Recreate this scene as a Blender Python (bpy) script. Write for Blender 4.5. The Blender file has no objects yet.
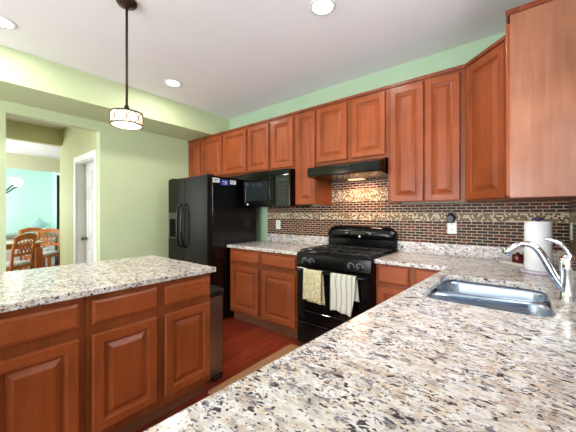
import bpy, bmesh, math, random
from mathutils import Vector, Matrix
random.seed(7)
C = bpy.context.scene.collection
SC = bpy.context.scene
PI = math.pi

# ------------------------------------------------------------------ camera
CAM_Z = 1.2933
cd = bpy.data.cameras.new('camera'); cam = bpy.data.objects.new('camera', cd); C.objects.link(cam)
cam.location = (0, 0, CAM_Z); cam.rotation_euler = (PI/2, 0, math.radians(38.847))
cd.sensor_width = 36; cd.lens = 36*287.9/576; cd.shift_y = -2.61/576; cd.clip_start = 0.02
SC.camera = cam
# ------------------------------------------------------------------ world, exposure
w = bpy.data.worlds.new('world'); SC.world = w; w.use_nodes = True
w.node_tree.nodes['Background'].inputs[0].default_value = (0.80, 0.90, 1.0, 1)
w.node_tree.nodes['Background'].inputs[1].default_value = 1.0
SC.view_settings.view_transform = 'Standard'; SC.view_settings.look = 'None'
SC.view_settings.gamma = 1; SC.view_settings.use_curve_mapping = False
SC.view_settings.exposure = -0.22

def area_light(name, loc, rot, sx, sy, power, col=(1, 1, 1), spread=180):
    l = bpy.data.lights.new(name, 'AREA'); l.shape = 'RECTANGLE'; l.size = sx; l.size_y = sy
    l.energy = power; l.color = col; l.spread = math.radians(spread)
    o = bpy.data.objects.new(name, l); C.objects.link(o); o.location = loc; o.rotation_euler = rot
    return o
# daylight through the patio doors behind the camera, the sink window and the dining-room windows
area_light('daylight_patio', (-1.7, -3.36, 1.25), (PI/2+.36, 0, 0), 3.5, 2.1, 315, (0.90, 0.94, 1.0))  # patio daylight, with an upward tilt added to brighten the ceiling
area_light('daylight_sink_window', (0.40, 1.35, 1.70), (0, PI/2, 0), 0.78, 0.98, 46, (0.80, 0.90, 1.0))
area_light('daylight_bay', (-9.15, .13, 1.5), (PI/2, 0, 0), 1.1, 1.4, 36, (0.88, 0.98, 0.98))
area_light('daylight_dining', (-7.4, -1.66, 1.5), (PI/2, 0, 0), 1.8, 1.6, 150, (0.86, 0.97, 1.0))

# ------------------------------------------------------------------ dimensions
D, R = 2.9134, 0.285            # range wall, sink wall
XW, XS = -4.12, -3.5157         # left wall, soffit face
ZC, ZS = 2.761, 2.450           # ceiling, soffit underside
CT = 0.914                      # worktop height
UB, UT = 1.386, 2.4355          # wall cabinets
UF = D-0.33                     # wall cabinet face
BF = D-0.61                     # base cabinet face
YN = -3.3                       # wall behind the camera
XE = -0.5116                    # worktop edge on the sink side
XI = -1.6727                    # island worktop edge

# ------------------------------------------------------------------ materials
def s2l(c):
    return tuple(((v/255)/12.92 if v/255 <= .04045 else ((v/255+.055)/1.055)**2.4) for v in c)
def new_mat(name):
    m = bpy.data.materials.new(name); m.use_nodes = True
    return m, m.node_tree, m.node_tree.nodes['Principled BSDF']
def mat(name, col, rough=.5, metal=0, spec=.5, emit=None, es=0, noise=0, nscale=20, coat=0, bump=0):
    m, nt, b = new_mat(name)
    c = s2l(col)
    b.inputs['Base Color'].default_value = (*c, 1); b.inputs['Roughness'].default_value = rough
    b.inputs['Metallic'].default_value = metal; b.inputs['Specular IOR Level'].default_value = spec
    b.inputs['Coat Weight'].default_value = coat; b.inputs['Coat Roughness'].default_value = .08
    if emit: b.inputs['Emission Color'].default_value = (*s2l(emit), 1); b.inputs['Emission Strength'].default_value = es
    tc = nt.nodes.new('ShaderNodeTexCoord'); n = nt.nodes.new('ShaderNodeTexNoise')
    n.inputs['Scale'].default_value = nscale; n.inputs['Detail'].default_value = 3
    nt.links.new(tc.outputs['Object'], n.inputs['Vector'])
    if noise:
        r = nt.nodes.new('ShaderNodeValToRGB'); nt.links.new(n.outputs['Fac'], r.inputs[0])
        r.color_ramp.elements[0].position = .3; r.color_ramp.elements[1].position = .7
        r.color_ramp.elements[0].color = (*[v*(1-noise) for v in c], 1); r.color_ramp.elements[1].color = (*[min(1, v*(1+noise)) for v in c], 1)
        nt.links.new(r.outputs[0], b.inputs['Base Color'])
    if bump:
        bp = nt.nodes.new('ShaderNodeBump'); bp.inputs['Strength'].default_value = bump; bp.inputs['Distance'].default_value = .002
        nt.links.new(n.outputs['Fac'], bp.inputs['Height']); nt.links.new(bp.outputs[0], b.inputs['Normal'])
    return m
def ramp(nt, stops, interp='LINEAR'):
    r = nt.nodes.new('ShaderNodeValToRGB'); cr = r.color_ramp; cr.interpolation = interp
    while len(cr.elements) < len(stops): cr.elements.new(.5)
    for e, (p, c) in zip(cr.elements, stops): e.position = p; e.color = (*s2l(c), 1)
    return r
def mix(nt, fac, a, b, mode='MIX'):
    n = nt.nodes.new('ShaderNodeMix'); n.data_type = 'RGBA'; n.blend_type = mode
    if isinstance(fac, (int, float)): n.inputs[0].default_value = fac
    else: nt.links.new(fac, n.inputs[0])
    nt.links.new(a, n.inputs[6]); nt.links.new(b, n.inputs[7])
    return n.outputs[2]
def wood(name, dark, light, rough=.38, axis='Z', coat=.05, scale=1.0):
    m, nt, b = new_mat(name)
    tc = nt.nodes.new('ShaderNodeTexCoord'); mp = nt.nodes.new('ShaderNodeMapping')
    sc = {'Z': (14, 14, 1.2), 'X': (1.2, 14, 14), 'Y': (14, 1.2, 14)}[axis]
    mp.inputs['Scale'].default_value = [v*scale for v in sc]
    nt.links.new(tc.outputs['Object'], mp.inputs['Vector'])
    n = nt.nodes.new('ShaderNodeTexNoise'); n.inputs['Scale'].default_value = 2.0; n.inputs['Detail'].default_value = 6; n.inputs['Distortion'].default_value = .6
    nt.links.new(mp.outputs[0], n.inputs['Vector'])
    n2 = nt.nodes.new('ShaderNodeTexNoise'); n2.inputs['Scale'].default_value = 3.0; nt.links.new(tc.outputs['Object'], n2.inputs['Vector'])
    r = ramp(nt, [(.3, dark), (.7, light)]); nt.links.new(n.outputs['Fac'], r.inputs[0])
    r2 = ramp(nt, [(.3, (215, 215, 215)), (.7, (255, 255, 255))]); nt.links.new(n2.outputs['Fac'], r2.inputs[0])
    nt.links.new(mix(nt, 1.0, r.outputs[0], r2.outputs[0], 'MULTIPLY'), b.inputs['Base Color'])
    b.inputs['Roughness'].default_value = rough; b.inputs['Specular IOR Level'].default_value = .24; b.inputs['Coat Weight'].default_value = coat; b.inputs['Coat Roughness'].default_value = .15
    return m
def granite():
    m, nt, b = new_mat('granite')
    tc = nt.nodes.new('ShaderNodeTexCoord'); mp = nt.nodes.new('ShaderNodeMapping'); mp.inputs['Scale'].default_value = (.6, 1, 1)
    nt.links.new(tc.outputs['Object'], mp.inputs['Vector'])
    def noise(scale, detail, vec, dist=0, off=0):
        n = nt.nodes.new('ShaderNodeTexNoise'); n.noise_dimensions = '4D'; n.inputs['W'].default_value = off
        n.inputs['Scale'].default_value = scale; n.inputs['Detail'].default_value = detail; n.inputs['Distortion'].default_value = dist
        nt.links.new(vec, n.inputs['Vector']); return n
    nz = noise(40, 3, mp.outputs[0])
    sub = nt.nodes.new('ShaderNodeVectorMath'); sub.operation = 'SUBTRACT'; nt.links.new(nz.outputs['Color'], sub.inputs[0]); sub.inputs[1].default_value = (.5, .5, .5)
    scl = nt.nodes.new('ShaderNodeVectorMath'); scl.operation = 'SCALE'; nt.links.new(sub.outputs[0], scl.inputs[0]); scl.inputs[3].default_value = .03
    add = nt.nodes.new('ShaderNodeVectorMath'); add.operation = 'ADD'; nt.links.new(mp.outputs[0], add.inputs[0]); nt.links.new(scl.outputs[0], add.inputs[1])
    def cells(scale, out, stops):
        v = nt.nodes.new('ShaderNodeTexVoronoi'); v.inputs['Scale'].default_value = scale; nt.links.new(add.outputs[0], v.inputs['Vector'])
        q = nt.nodes.new('ShaderNodeSeparateColor'); nt.links.new(v.outputs['Color'], q.inputs[0])
        r = ramp(nt, stops, 'CONSTANT'); nt.links.new(q.outputs[out], r.inputs[0]); return r.outputs[0]
    W_, CR, TN, GR = (218, 213, 210), (204, 185, 160), (188, 156, 124), (150, 145, 146)
    big = cells(62, 0, [(0, W_), (.30, CR), (.48, W_), (.66, TN), (.80, GR), (.90, W_)])
    fine = cells(130, 1, [(0, W_), (.28, GR), (.42, CR), (.60, W_), (.76, TN), (.88, (140, 128, 126))])
    c = mix(nt, .45, big, fine)
    bn = noise(26, 4, mp.outputs[0], .4, 3.1); br_ = ramp(nt, [(.36, (150, 142, 142)), (.47, (226, 216, 204)), (.58, (244, 242, 244))]); nt.links.new(bn.outputs['Fac'], br_.inputs[0])
    c = mix(nt, .30, c, br_.outputs[0])
    def specks(c, scale, lo, hi, col, off, gate, glo, ghi):
        n = noise(scale, 2, mp.outputs[0], .5, off); g = noise(gate, 1, mp.outputs[0], 0, off+5)
        mr = nt.nodes.new('ShaderNodeMapRange'); mr.inputs[1].default_value = lo; mr.inputs[2].default_value = hi; nt.links.new(n.outputs['Fac'], mr.inputs[0])
        mg = nt.nodes.new('ShaderNodeMapRange'); mg.inputs[1].default_value = glo; mg.inputs[2].default_value = ghi; nt.links.new(g.outputs['Fac'], mg.inputs[0])
        ml = nt.nodes.new('ShaderNodeMath'); ml.operation = 'MULTIPLY'; nt.links.new(mr.outputs[0], ml.inputs[0]); nt.links.new(mg.outputs[0], ml.inputs[1])
        k = nt.nodes.new('ShaderNodeRGB'); k.outputs[0].default_value = (*s2l(col), 1)
        return mix(nt, ml.outputs[0], c, k.outputs[0])
    c = specks(c, 75, .56, .62, (126, 122, 128), 1.7, 14, .42, .52)
    c = specks(c, 62, .61, .65, (62, 54, 58), 8.3, 18, .40, .46)
    c = specks(c, 110, .60, .64, (74, 62, 64), 12.9, 12, .36, .46)
    c = specks(c, 150, .58, .64, (96, 84, 84), 21.3, 9, .40, .52)
    nt.links.new(c, b.inputs['Base Color']); b.inputs['Roughness'].default_value = .2; b.inputs['Specular IOR Level'].default_value = .4
    return m
def tile(name, bw, rh, mortar, c1, c2, cm, off=.5, rough=.15, side=False, third=None, ms=0.1):
    m, nt, b = new_mat(name)
    tc = nt.nodes.new('ShaderNodeTexCoord'); sp = nt.nodes.new('ShaderNodeSeparateXYZ'); nt.links.new(tc.outputs['Object'], sp.inputs[0])
    ad = nt.nodes.new('ShaderNodeMath'); ad.operation = 'ADD'; nt.links.new(sp.outputs[0], ad.inputs[0]); nt.links.new(sp.outputs[1], ad.inputs[1])
    cb = nt.nodes.new('ShaderNodeCombineXYZ'); nt.links.new(ad.outputs[0], cb.inputs[0]); nt.links.new(sp.outputs[2], cb.inputs[1])
    br = nt.nodes.new('ShaderNodeTexBrick'); nt.links.new(cb.outputs[0], br.inputs['Vector'])
    br.inputs['Scale'].default_value = 1; br.inputs['Brick Width'].default_value = bw; br.inputs['Row Height'].default_value = rh
    br.inputs['Mortar Size'].default_value = mortar; br.inputs['Mortar Smooth'].default_value = ms; br.offset = off
    br.inputs['Color1'].default_value = (0, 0, 0, 1); br.inputs['Color2'].default_value = (1, 1, 1, 1); br.inputs['Mortar'].default_value = (0, 0, 0, 1)
    r = ramp(nt, [(0, c1)] + ([(.40, third)] if third else []) + [(.66, c2)], 'CONSTANT')
    nt.links.new(br.outputs['Color'], r.inputs[0])
    mo = nt.nodes.new('ShaderNodeRGB'); mo.outputs[0].default_value = (*s2l(cm), 1)
    nt.links.new(mix(nt, br.outputs['Fac'], r.outputs[0], mo.outputs[0]), b.inputs['Base Color'])
    mr = nt.nodes.new('ShaderNodeMapRange'); nt.links.new(br.outputs['Fac'], mr.inputs[0]); mr.inputs[3].default_value = rough; mr.inputs[4].default_value = .8; b.inputs['Specular IOR Level'].default_value = .18
    nt.links.new(mr.outputs[0], b.inputs['Roughness'])
    bp = nt.nodes.new('ShaderNodeBump'); bp.inputs['Strength'].default_value = .4; bp.inputs['Distance'].default_value = .002; bp.invert = True
    nt.links.new(br.outputs['Fac'], bp.inputs['Height']); nt.links.new(bp.outputs[0], b.inputs['Normal'])
    return m
def floor_mat():
    m, nt, b = new_mat('cherry_planks')
    tc = nt.nodes.new('ShaderNodeTexCoord'); sp = nt.nodes.new('ShaderNodeSeparateXYZ'); nt.links.new(tc.outputs['Object'], sp.inputs[0])
    cb = nt.nodes.new('ShaderNodeCombineXYZ'); nt.links.new(sp.outputs[1], cb.inputs[0]); nt.links.new(sp.outputs[0], cb.inputs[1])
    br = nt.nodes.new('ShaderNodeTexBrick'); nt.links.new(cb.outputs[0], br.inputs['Vector'])
    br.inputs['Scale'].default_value = 1; br.inputs['Brick Width'].default_value = .9; br.inputs['Row Height'].default_value = .083
    br.inputs['Mortar Size'].default_value = .0015; br.offset = .37
    br.inputs['Color1'].default_value = (*s2l((134, 46, 27)), 1); br.inputs['Color2'].default_value = (*s2l((168, 68, 40)), 1); br.inputs['Mortar'].default_value = (*s2l((50, 14, 8)), 1)
    mp = nt.nodes.new('ShaderNodeMapping'); mp.inputs['Scale'].default_value = (40, 2.5, 1); nt.links.new(tc.outputs['Object'], mp.inputs['Vector'])
    n = nt.nodes.new('ShaderNodeTexNoise'); n.inputs['Scale'].default_value = 1.2; n.inputs['Detail'].default_value = 5; nt.links.new(mp.outputs[0], n.inputs['Vector'])
    r = ramp(nt, [(.3, (170, 150, 140)), (.7, (255, 255, 255))]); nt.links.new(n.outputs['Fac'], r.inputs[0])
    nt.links.new(mix(nt, 1.0, br.outputs['Color'], r.outputs[0], 'MULTIPLY'), b.inputs['Base Color'])
    b.inputs['Roughness'].default_value = .28; b.inputs['Coat Weight'].default_value = .3
    return m
def cloth_mat(name, base, mark, scale, thr=.55, stripes=False):
    m, nt, b = new_mat(name)
    tc = nt.nodes.new('ShaderNodeTexCoord')
    if stripes:
        n = nt.nodes.new('ShaderNodeTexWave'); n.inputs['Scale'].default_value = scale; n.inputs['Distortion'].default_value = 2.5; n.inputs['Detail'].default_value = 2
        n.bands_direction = 'X'
    else:
        n = nt.nodes.new('ShaderNodeTexNoise'); n.inputs['Scale'].default_value = scale; n.inputs['Detail'].default_value = 2; n.inputs['Distortion'].default_value = 3
    nt.links.new(tc.outputs['Object'], n.inputs['Vector'])
    r = ramp(nt, [(thr-.08, base), (thr+.08, mark)]); nt.links.new(n.outputs['Fac'], r.inputs[0])
    nt.links.new(r.outputs[0], b.inputs['Base Color']); b.inputs['Roughness'].default_value = .9
    return m
def steel(name, col=(200, 202, 205), rough=.22, axis=(2, 200, 200)):
    m, nt, b = new_mat(name)
    tc = nt.nodes.new('ShaderNodeTexCoord'); mp = nt.nodes.new('ShaderNodeMapping'); mp.inputs['Scale'].default_value = axis
    nt.links.new(tc.outputs['Object'], mp.inputs['Vector'])
    n = nt.nodes.new('ShaderNodeTexNoise'); n.inputs['Scale'].default_value = 1; nt.links.new(mp.outputs[0], n.inputs['Vector'])
    mr = nt.nodes.new('ShaderNodeMapRange'); nt.links.new(n.outputs['Fac'], mr.inputs[0]); mr.inputs[3].default_value = rough*.7; mr.inputs[4].default_value = rough*1.4
    nt.links.new(mr.outputs[0], b.inputs['Roughness'])
    b.inputs['Base Color'].default_value = (*s2l(col), 1); b.inputs['Metallic'].default_value = 1
    return m
def glass_mat(name='window_glass'):
    m, nt, b = new_mat(name)
    b.inputs['Transmission Weight'].default_value = 1; b.inputs['Roughness'].default_value = 0; b.inputs['IOR'].default_value = 1.05
    return m

M = {}
M['cherry'] = wood('cherry_wood', (145, 69, 33), (159, 80, 41))
M['cherry_h'] = wood('cherry_wood_across', (145, 69, 33), (159, 80, 41), axis='Y')
M['cherry_hx'] = wood('cherry_wood_along', (145, 69, 33), (159, 80, 41), axis='X')
M['frame_wood'] = wood('cherry_face_frame', (124, 60, 28), (140, 72, 36))
M['end_wood_lit'] = wood('end_panel_window_lit', (160, 100, 74), (176, 115, 88), rough=.3, coat=.3)  # window light on the end panel mixed into its wood colour
M['mould'] = wood('cherry_moulding', (120, 54, 30), (146, 72, 42))
M['toe'] = mat('toe_kick_brown', (112, 66, 40), .6, noise=.15)
M['granite'] = granite()
M['paint'] = mat('green_wall_paint', (193, 205, 163), .55, noise=.02, nscale=4)
M['paint_cool_light'] = mat('green_wall_paint_cool_light', (166, 190, 158), .55, noise=.02, nscale=4)  # same green paint, the cooler light on these walls put into the colour
M['ceil'] = mat('ceiling_paint', (238, 237, 240), .8, noise=.015, nscale=3)
M['hallp'] = mat('hall_paint', (186, 186, 138), .6, noise=.02, nscale=4)
M['dinp'] = mat('dining_paint', (214, 216, 182), .6, noise=.02, nscale=4)
M['aqua'] = mat('aqua_paint', (212, 238, 230), .6, noise=.02, nscale=4)
M['white'] = mat('white_paint', (232, 232, 230), .4, noise=.02)
M['white_p'] = mat('white_plastic', (232, 230, 224), .35, noise=.01)
M['floor'] = floor_mat()
M['brick'] = tile('glass_brick_tile', .076, .0255, .0026, (54, 25, 18), (92, 42, 29), (200, 176, 148), third=(38, 21, 18), rough=.4)
M['mosaic'] = tile('mosaic_tile', .0145, .0139, .0018, (216, 204, 172), (34, 22, 17), (168, 148, 120), off=.5, third=(112, 78, 50), rough=.3)
M['black'] = mat('black_enamel', (8, 8, 9), .13, spec=.28, noise=.1, coat=0)
M['black_f'] = mat('black_fridge_door', (22, 19, 15), .34, spec=.12, noise=.08, coat=.0, nscale=200, bump=.05)
M['black_s'] = mat('black_fridge_side', (8, 8, 9), .2, spec=.5, noise=.1, nscale=200)
M['recess'] = mat('dispenser_recess', (5, 5, 5), .7, spec=.1, noise=.1)
M['dispenser'] = mat('dispenser_grey', (62, 58, 52), .35, noise=.05)
M['black_m'] = mat('black_cast_iron', (12, 12, 13), .28, noise=.2)
M['black_pl'] = mat('black_plastic', (20, 20, 21), .4, noise=.1)
M['black_gl'] = mat('black_glass', (6, 7, 8), .05, spec=.6, noise=.05)
M['screen_gl'] = mat('grey_oven_glass', (30, 36, 38), .08, spec=.7, noise=.05)
M['chrome'] = mat('chrome', (225, 228, 232), .06, metal=1, noise=.01)
M['steel'] = steel('brushed_steel', (178, 190, 208), .28, (1, 30, 30))
M['steel_can'] = steel('brushed_steel_bin', (150, 142, 134), .35, (200, 200, 2))
M['bronze'] = mat('dark_bronze', (62, 46, 40), .4, metal=.7, noise=.1)
M['lens'] = mat('lamp_lens', (255, 250, 240), .5, emit=(255, 246, 232), es=14)
M['shade'] = mat('pendant_fabric', (255, 250, 236), .7, emit=(255, 238, 208), es=1.0)
M['lattice'] = mat('pendant_lattice', (120, 84, 46), .45, metal=.3, noise=.1)
M['paper'] = mat('paper_towel', (236, 236, 238), .9, noise=.02, nscale=60, bump=.3)
M['holder'] = mat('speckled_holder', (190, 180, 196), .4, noise=.4, nscale=150)
M['purple'] = mat('purple_finial', (74, 54, 96), .4, noise=.2)
M['red'] = mat('red_glaze', (92, 26, 18), .2, noise=.15)
M['tray'] = mat('tray_glaze', (232, 222, 216), .3, noise=.08)
M['mat'] = mat('floor_mat_tan', (166, 118, 78), .8, noise=.1, nscale=60)
M['towel1'] = cloth_mat('leafy_towel', (218, 208, 170), (158, 146, 106), 45, .5)
M['towel2'] = cloth_mat('striped_towel', (200, 198, 182), (158, 156, 142), 6.5, .8, True)
M['cream_hem'] = mat('towel_hem', (200, 192, 150), .9, noise=.1)
M['orange_wood'] = wood('honey_oak', (184, 104, 44), (212, 132, 64), scale=.6)
M['tabletop'] = mat('table_top_white_lit', (214, 196, 170), .2, noise=.05)  # oak table's top painted pale for the white light on it
M['seat'] = cloth_mat('seat_print', (220, 220, 214), (90, 100, 120), 30, .55)
M['pillow'] = mat('pillow_cloth', (176, 206, 206), .9, noise=.06, nscale=30)
M['pillow_w'] = mat('white_pillow_cloth', (222, 232, 230), .9, noise=.05, nscale=30)
M['bench'] = mat('bench_cushion', (150, 160, 146), .9, noise=.06)
M['drape'] = mat('dark_drape', (64, 74, 72), .9, noise=.2)
M['frost'] = mat('frosted_shade', (250, 250, 244), .4, emit=(255, 252, 240), es=5)
M['iron'] = mat('grey_iron', (70, 70, 66), .4, metal=.6, noise=.1)
M['blue'] = mat('blue_label', (30, 52, 140), .4, noise=.05)
M['label_w'] = mat('white_label', (226, 228, 230), .4, noise=.03)
M['label_g'] = mat('grey_print', (110, 116, 124), .5)
M['nickel'] = mat('satin_nickel', (120, 118, 112), .3, metal=1, noise=.05)
M['glass'] = glass_mat()
M['warm_lens'] = mat('hood_lamp', (255, 230, 190), .5, emit=(255, 206, 150), es=1.0)

# ------------------------------------------------------------------ mesh helpers
class MB:
    def __init__(s): s.b = bmesh.new(); s.mi = 0
    def _f(s, vs, smooth=False):
        try: f = s.b.faces.new(vs)
        except ValueError: return None
        f.material_index = s.mi; f.smooth = smooth; return f
    def box(s, x0, x1, y0, y1, z0, z1):
        v = [s.b.verts.new(p) for p in ((x0,y0,z0),(x1,y0,z0),(x1,y1,z0),(x0,y1,z0),(x0,y0,z1),(x1,y0,z1),(x1,y1,z1),(x0,y1,z1))]
        for q in ((3,2,1,0),(4,5,6,7),(0,1,5,4),(1,2,6,5),(2,3,7,6),(3,0,4,7)): s._f([v[i] for i in q])
        return s
    def prism(s, pts, z0, z1, axis='z'):      # pts 2-D polygon, extruded along axis
        def P(p, h): return {'z': (p[0], p[1], h), 'x': (h, p[0], p[1]), 'y': (p[0], h, p[1])}[axis]
        a = [s.b.verts.new(P(p, z0)) for p in pts]; b = [s.b.verts.new(P(p, z1)) for p in pts]
        s._f(a[::-1]); s._f(b)
        for i in range(len(pts)): j = (i+1) % len(pts); s._f([a[i], a[j], b[j], b[i]])
        return s
    def rings(s, loops, close0=True, close1=True, smooth=False, cyc=True):
        L = [[s.b.verts.new(p) for p in l] for l in loops]
        for A, B in zip(L, L[1:]):
            n = len(A)
            for i in range(n if cyc else n-1):
                j = (i+1) % n; s._f([A[i], A[j], B[j], B[i]], smooth)
        if close0: s._f(L[0][::-1])
        if close1: s._f(L[-1])
        return s
    def panel(s, x0, x1, z0, z1, prof):       # rectangular rings: prof = (inset, y)
        return s.rings([[(x0+i,y,z0+i),(x1-i,y,z0+i),(x1-i,y,z1-i),(x0+i,y,z1-i)] for i, y in prof])
    def lathe(s, prof, cx=0, cy=0, cz=0, n=24, axis='z', smooth=True, close0=True, close1=True):
        loops = []
        for r, h in prof:
            l = []
            for k in range(n):
                a = 2*PI*k/n; c, d = r*math.cos(a), r*math.sin(a)
                l.append({'z': (cx+c, cy+d, cz+h), 'y': (cx+c, cy+h, cz-d), 'x': (cx+h, cy+c, cz+d)}[axis])
            loops.append(l)
        return s.rings(loops, close0, close1, smooth)
    def tube(s, path, r, n=12, smooth=True):
        path = [Vector(p) for p in path]; rr = r if isinstance(r, (list, tuple)) else [r]*len(path)
        t0 = (path[1]-path[0]).normalized(); up = Vector((0,0,1)) if abs(t0.z) < .9 else Vector((1,0,0))
        u = t0.cross(up).normalized(); loops = []
        for i, p in enumerate(path):
            t = (path[min(i+1, len(path)-1)]-path[max(i-1, 0)]).normalized()
            u = (u-t*u.dot(t)).normalized(); v = t.cross(u)
            loops.append([p+(u*math.cos(2*PI*k/n)+v*math.sin(2*PI*k/n))*rr[i] for k in range(n)])
        return s.rings(loops, True, True, smooth)
    def sheet(s, fn, nu, nv, thick):          # a cloth of real thickness
        f = [[s.b.verts.new(fn(i/nu, j/nv, 0)) for j in range(nv+1)] for i in range(nu+1)]
        g = [[s.b.verts.new(fn(i/nu, j/nv, thick)) for j in range(nv+1)] for i in range(nu+1)]
        for i in range(nu):
            for j in range(nv):
                s._f([f[i][j], f[i+1][j], f[i+1][j+1], f[i][j+1]], True); s._f([g[i][j+1], g[i+1][j+1], g[i+1][j], g[i][j]], True)
        for j in range(nv):
            s._f([f[0][j+1], g[0][j+1], g[0][j], f[0][j]]); s._f([f[nu][j], g[nu][j], g[nu][j+1], f[nu][j+1]])
        for i in range(nu):
            s._f([f[i][0], g[i][0], g[i+1][0], f[i+1][0]]); s._f([f[i+1][nv], g[i+1][nv], g[i][nv], f[i][nv]])
        return s
    def plate(s, outer, holes, z0, z1):       # flat slab with holes
        for z in (z0, z1):
            es = []
            for loop in [outer]+holes:
                vs = [s.b.verts.new((p[0], p[1], z)) for p in loop]
                es += [s.b.edges.new((vs[i], vs[(i+1) % len(vs)])) for i in range(len(vs))]
            bmesh.ops.triangle_fill(s.b, use_beauty=True, edges=es)
        for loop in [outer]+holes:
            for i in range(len(loop)):
                p, q = loop[i], loop[(i+1) % len(loop)]
                s._f([s.b.verts.new((p[0],p[1],z0)), s.b.verts.new((q[0],q[1],z0)), s.b.verts.new((q[0],q[1],z1)), s.b.verts.new((p[0],p[1],z1))])
        bmesh.ops.remove_doubles(s.b, verts=s.b.verts, dist=1e-5)
        return s
    def move(s, m): bmesh.ops.transform(s.b, matrix=m, verts=s.b.verts); return s

def obj(name, mb, mats, parent=None, loc=(0,0,0), rot=(0,0,0), bevel=0, label=None):
    bmesh.ops.recalc_face_normals(mb.b, faces=mb.b.faces)
    me = bpy.data.meshes.new(name); mb.b.to_mesh(me); mb.b.free()
    for m in (mats if isinstance(mats, (list, tuple)) else [mats]): me.materials.append(M[m] if isinstance(m, str) else m)
    o = bpy.data.objects.new(name, me); C.objects.link(o); o.location = loc; o.rotation_euler = rot
    if parent: o.parent = parent
    if bevel:
        b = o.modifiers.new('bevel', 'BEVEL'); b.width = bevel; b.segments = 2; b.limit_method = 'ANGLE'; b.angle_limit = math.radians(40)
    if label: o['label'] = label
    return o
def thing(name, label, cat, loc=(0,0,0), rz=0, group=None):
    o = bpy.data.objects.new(name, None); C.objects.link(o); o.location = loc; o.rotation_euler = (0,0,rz); o.empty_display_size = .1
    return tag(o, label, cat, group)
def tag(o, label, cat, group=None):
    o['label'] = label; o['category'] = cat
    if group: o['group'] = group
    return o
def struct(name, mb, mats, parent=None, **k):
    o = obj(name, mb, mats, parent, **k)
    if not parent: o['kind'] = 'structure'
    return o
def rrect(x0, x1, y0, y1, r, n=6):
    pts = []
    for cx, cy, a0 in ((x1-r,y1-r,0),(x0+r,y1-r,PI/2),(x0+r,y0+r,PI),(x1-r,y0+r,1.5*PI)):
        pts += [(cx+r*math.cos(a0+PI/2*k/n), cy+r*math.sin(a0+PI/2*k/n)) for k in range(n+1)]
    return pts
def smooth_path(pts, n=8):
    P = [Vector(p) for p in pts]; out = []
    for i in range(len(P)-1):
        p0, p1, p2, p3 = P[max(i-1,0)], P[i], P[i+1], P[min(i+2,len(P)-1)]
        for k in range(n):
            t = k/n; out.append(.5*((2*p1)+(p2-p0)*t+(2*p0-5*p1+4*p2-p3)*t*t+(3*p1-p0-3*p2+p3)*t**3))
    return out+[P[-1]]

# ------------------------------------------------------------------ the setting
XH, XD, YH = -5.816, -8.4, 1.345       # hall's far header, dining far wall, hall end wall
struct('floor', MB().box(-10.0, R+.12, -3.6, 4.2, -.05, 0), 'floor')
struct('ceiling', MB().box(XW-.12, R+.12, YN-.1, D+.1, ZC, ZC+.08), 'ceil')
struct('wall_back', MB().box(XW-.12, R+.12, D, D+.12, 0, ZC), 'paint_cool_light')
# sink wall with its window beside the upper cabinet
W0, W1, WZ0, WZ1 = 0.85, 1.85, 1.30, 2.1
wr = MB().box(R, R+.12, YN, W0, 0, ZC).box(R, R+.12, W1, D, 0, ZC).box(R, R+.12, W0, W1, 0, WZ0).box(R, R+.12, W0, W1, WZ1, ZC)
struct('wall_right', wr, 'paint_cool_light')
wn = struct('window_1', MB().box(R+.02, R+.08, W0, W0+.05, WZ0, WZ1).box(R+.02, R+.08, W1-.05, W1, WZ0, WZ1).box(R+.02, R+.08, W0+.05, W1-.05, WZ0, WZ0+.05).box(R+.02, R+.08, W0+.05, W1-.05, WZ1-.05, WZ1), 'white')
struct('pane', MB().box(R+.045, R+.05, W0+.05, W1-.05, WZ0+.05, WZ1-.05), 'glass', wn)
# left wall with the opening to the hall
O0, O1, OZ = 0.487, 1.339, 2.335
struct('wall_left', MB().box(XW-.12, XW, YN, O0, 0, ZC).box(XW-.12, XW, O1, D, 0, ZC).box(XW-.12, XW, O0, O1, OZ, ZC), 'paint')
struct('ceiling_soffit', MB().box(XW, XS, YN, D, ZS, ZC), 'paint')
# wall behind the camera with patio doors
P0, P1, PZ = -3.5, 0.1, 2.3
struct('wall_front', MB().box(XW-.12, P0, YN-.12, YN, 0, ZC).box(P1, R+.12, YN-.12, YN, 0, ZC).box(P0, P1, YN-.12, YN, PZ, ZC), 'paint')
# hall
struct('wall_hall_header', MB().box(XH-.12, XH, YH, 4.2, 0, 2.66).box(XH-.12, XH, -.6, YH, 2.398, 2.66), 'hallp')
struct('ceiling_hall', MB().box(XH-.12, XW-.12, -.6, 4.2, 2.66, 2.72), 'ceil')
struct('wall_hall_near', MB().box(XH-.12, XW-.12, -.7, -.6, 0, 2.72), 'hallp')
DX0, DX1, DZ = -5.05, -4.29, 2.03      # door in the hall's end wall
struct('wall_hall_end', MB().box(XH, DX0, YH, YH+.14, 0, 2.66).box(DX1, XW-.12, YH, YH+.14, 0, 2.66).box(DX0, DX1, YH, YH+.14, DZ, 2.66), 'hallp')
struct('trim_1', MB().box(DX0-.085, DX0, YH-.02, YH, 0, DZ).box(DX1, DX1+.05, YH-.02, YH, 0, DZ).box(DX0-.085, DX1+.05, YH-.02, YH, DZ, DZ+.085)
       .box(DX0, DX0+.015, YH, YH+.10, 0, DZ).box(DX1-.015, DX1, YH, YH+.10, 0, DZ).box(DX0+.015, DX1-.015, YH, YH+.10, DZ-.015, DZ), 'white', bevel=.004)
dm = MB(); DW = DX1-DX0-.036
dm.box(0, DW, 0, .035, 0, DZ-.02)
st = DW*.15; pw = (DW-3*st)/2
for k in range(2):
    for (a, b) in ((.20, .78), (.94, 1.50), (1.62, 1.90)):
        x0 = st+k*(pw+st); dm.panel(x0, x0+pw, a, b, [(0,.001),(.0,-.007),(.02,-.001),(.035,-.001),(.06,-.008)])
dr = struct('door_1', dm, 'white', loc=(DX0+.018, YH+.095, .008))
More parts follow.
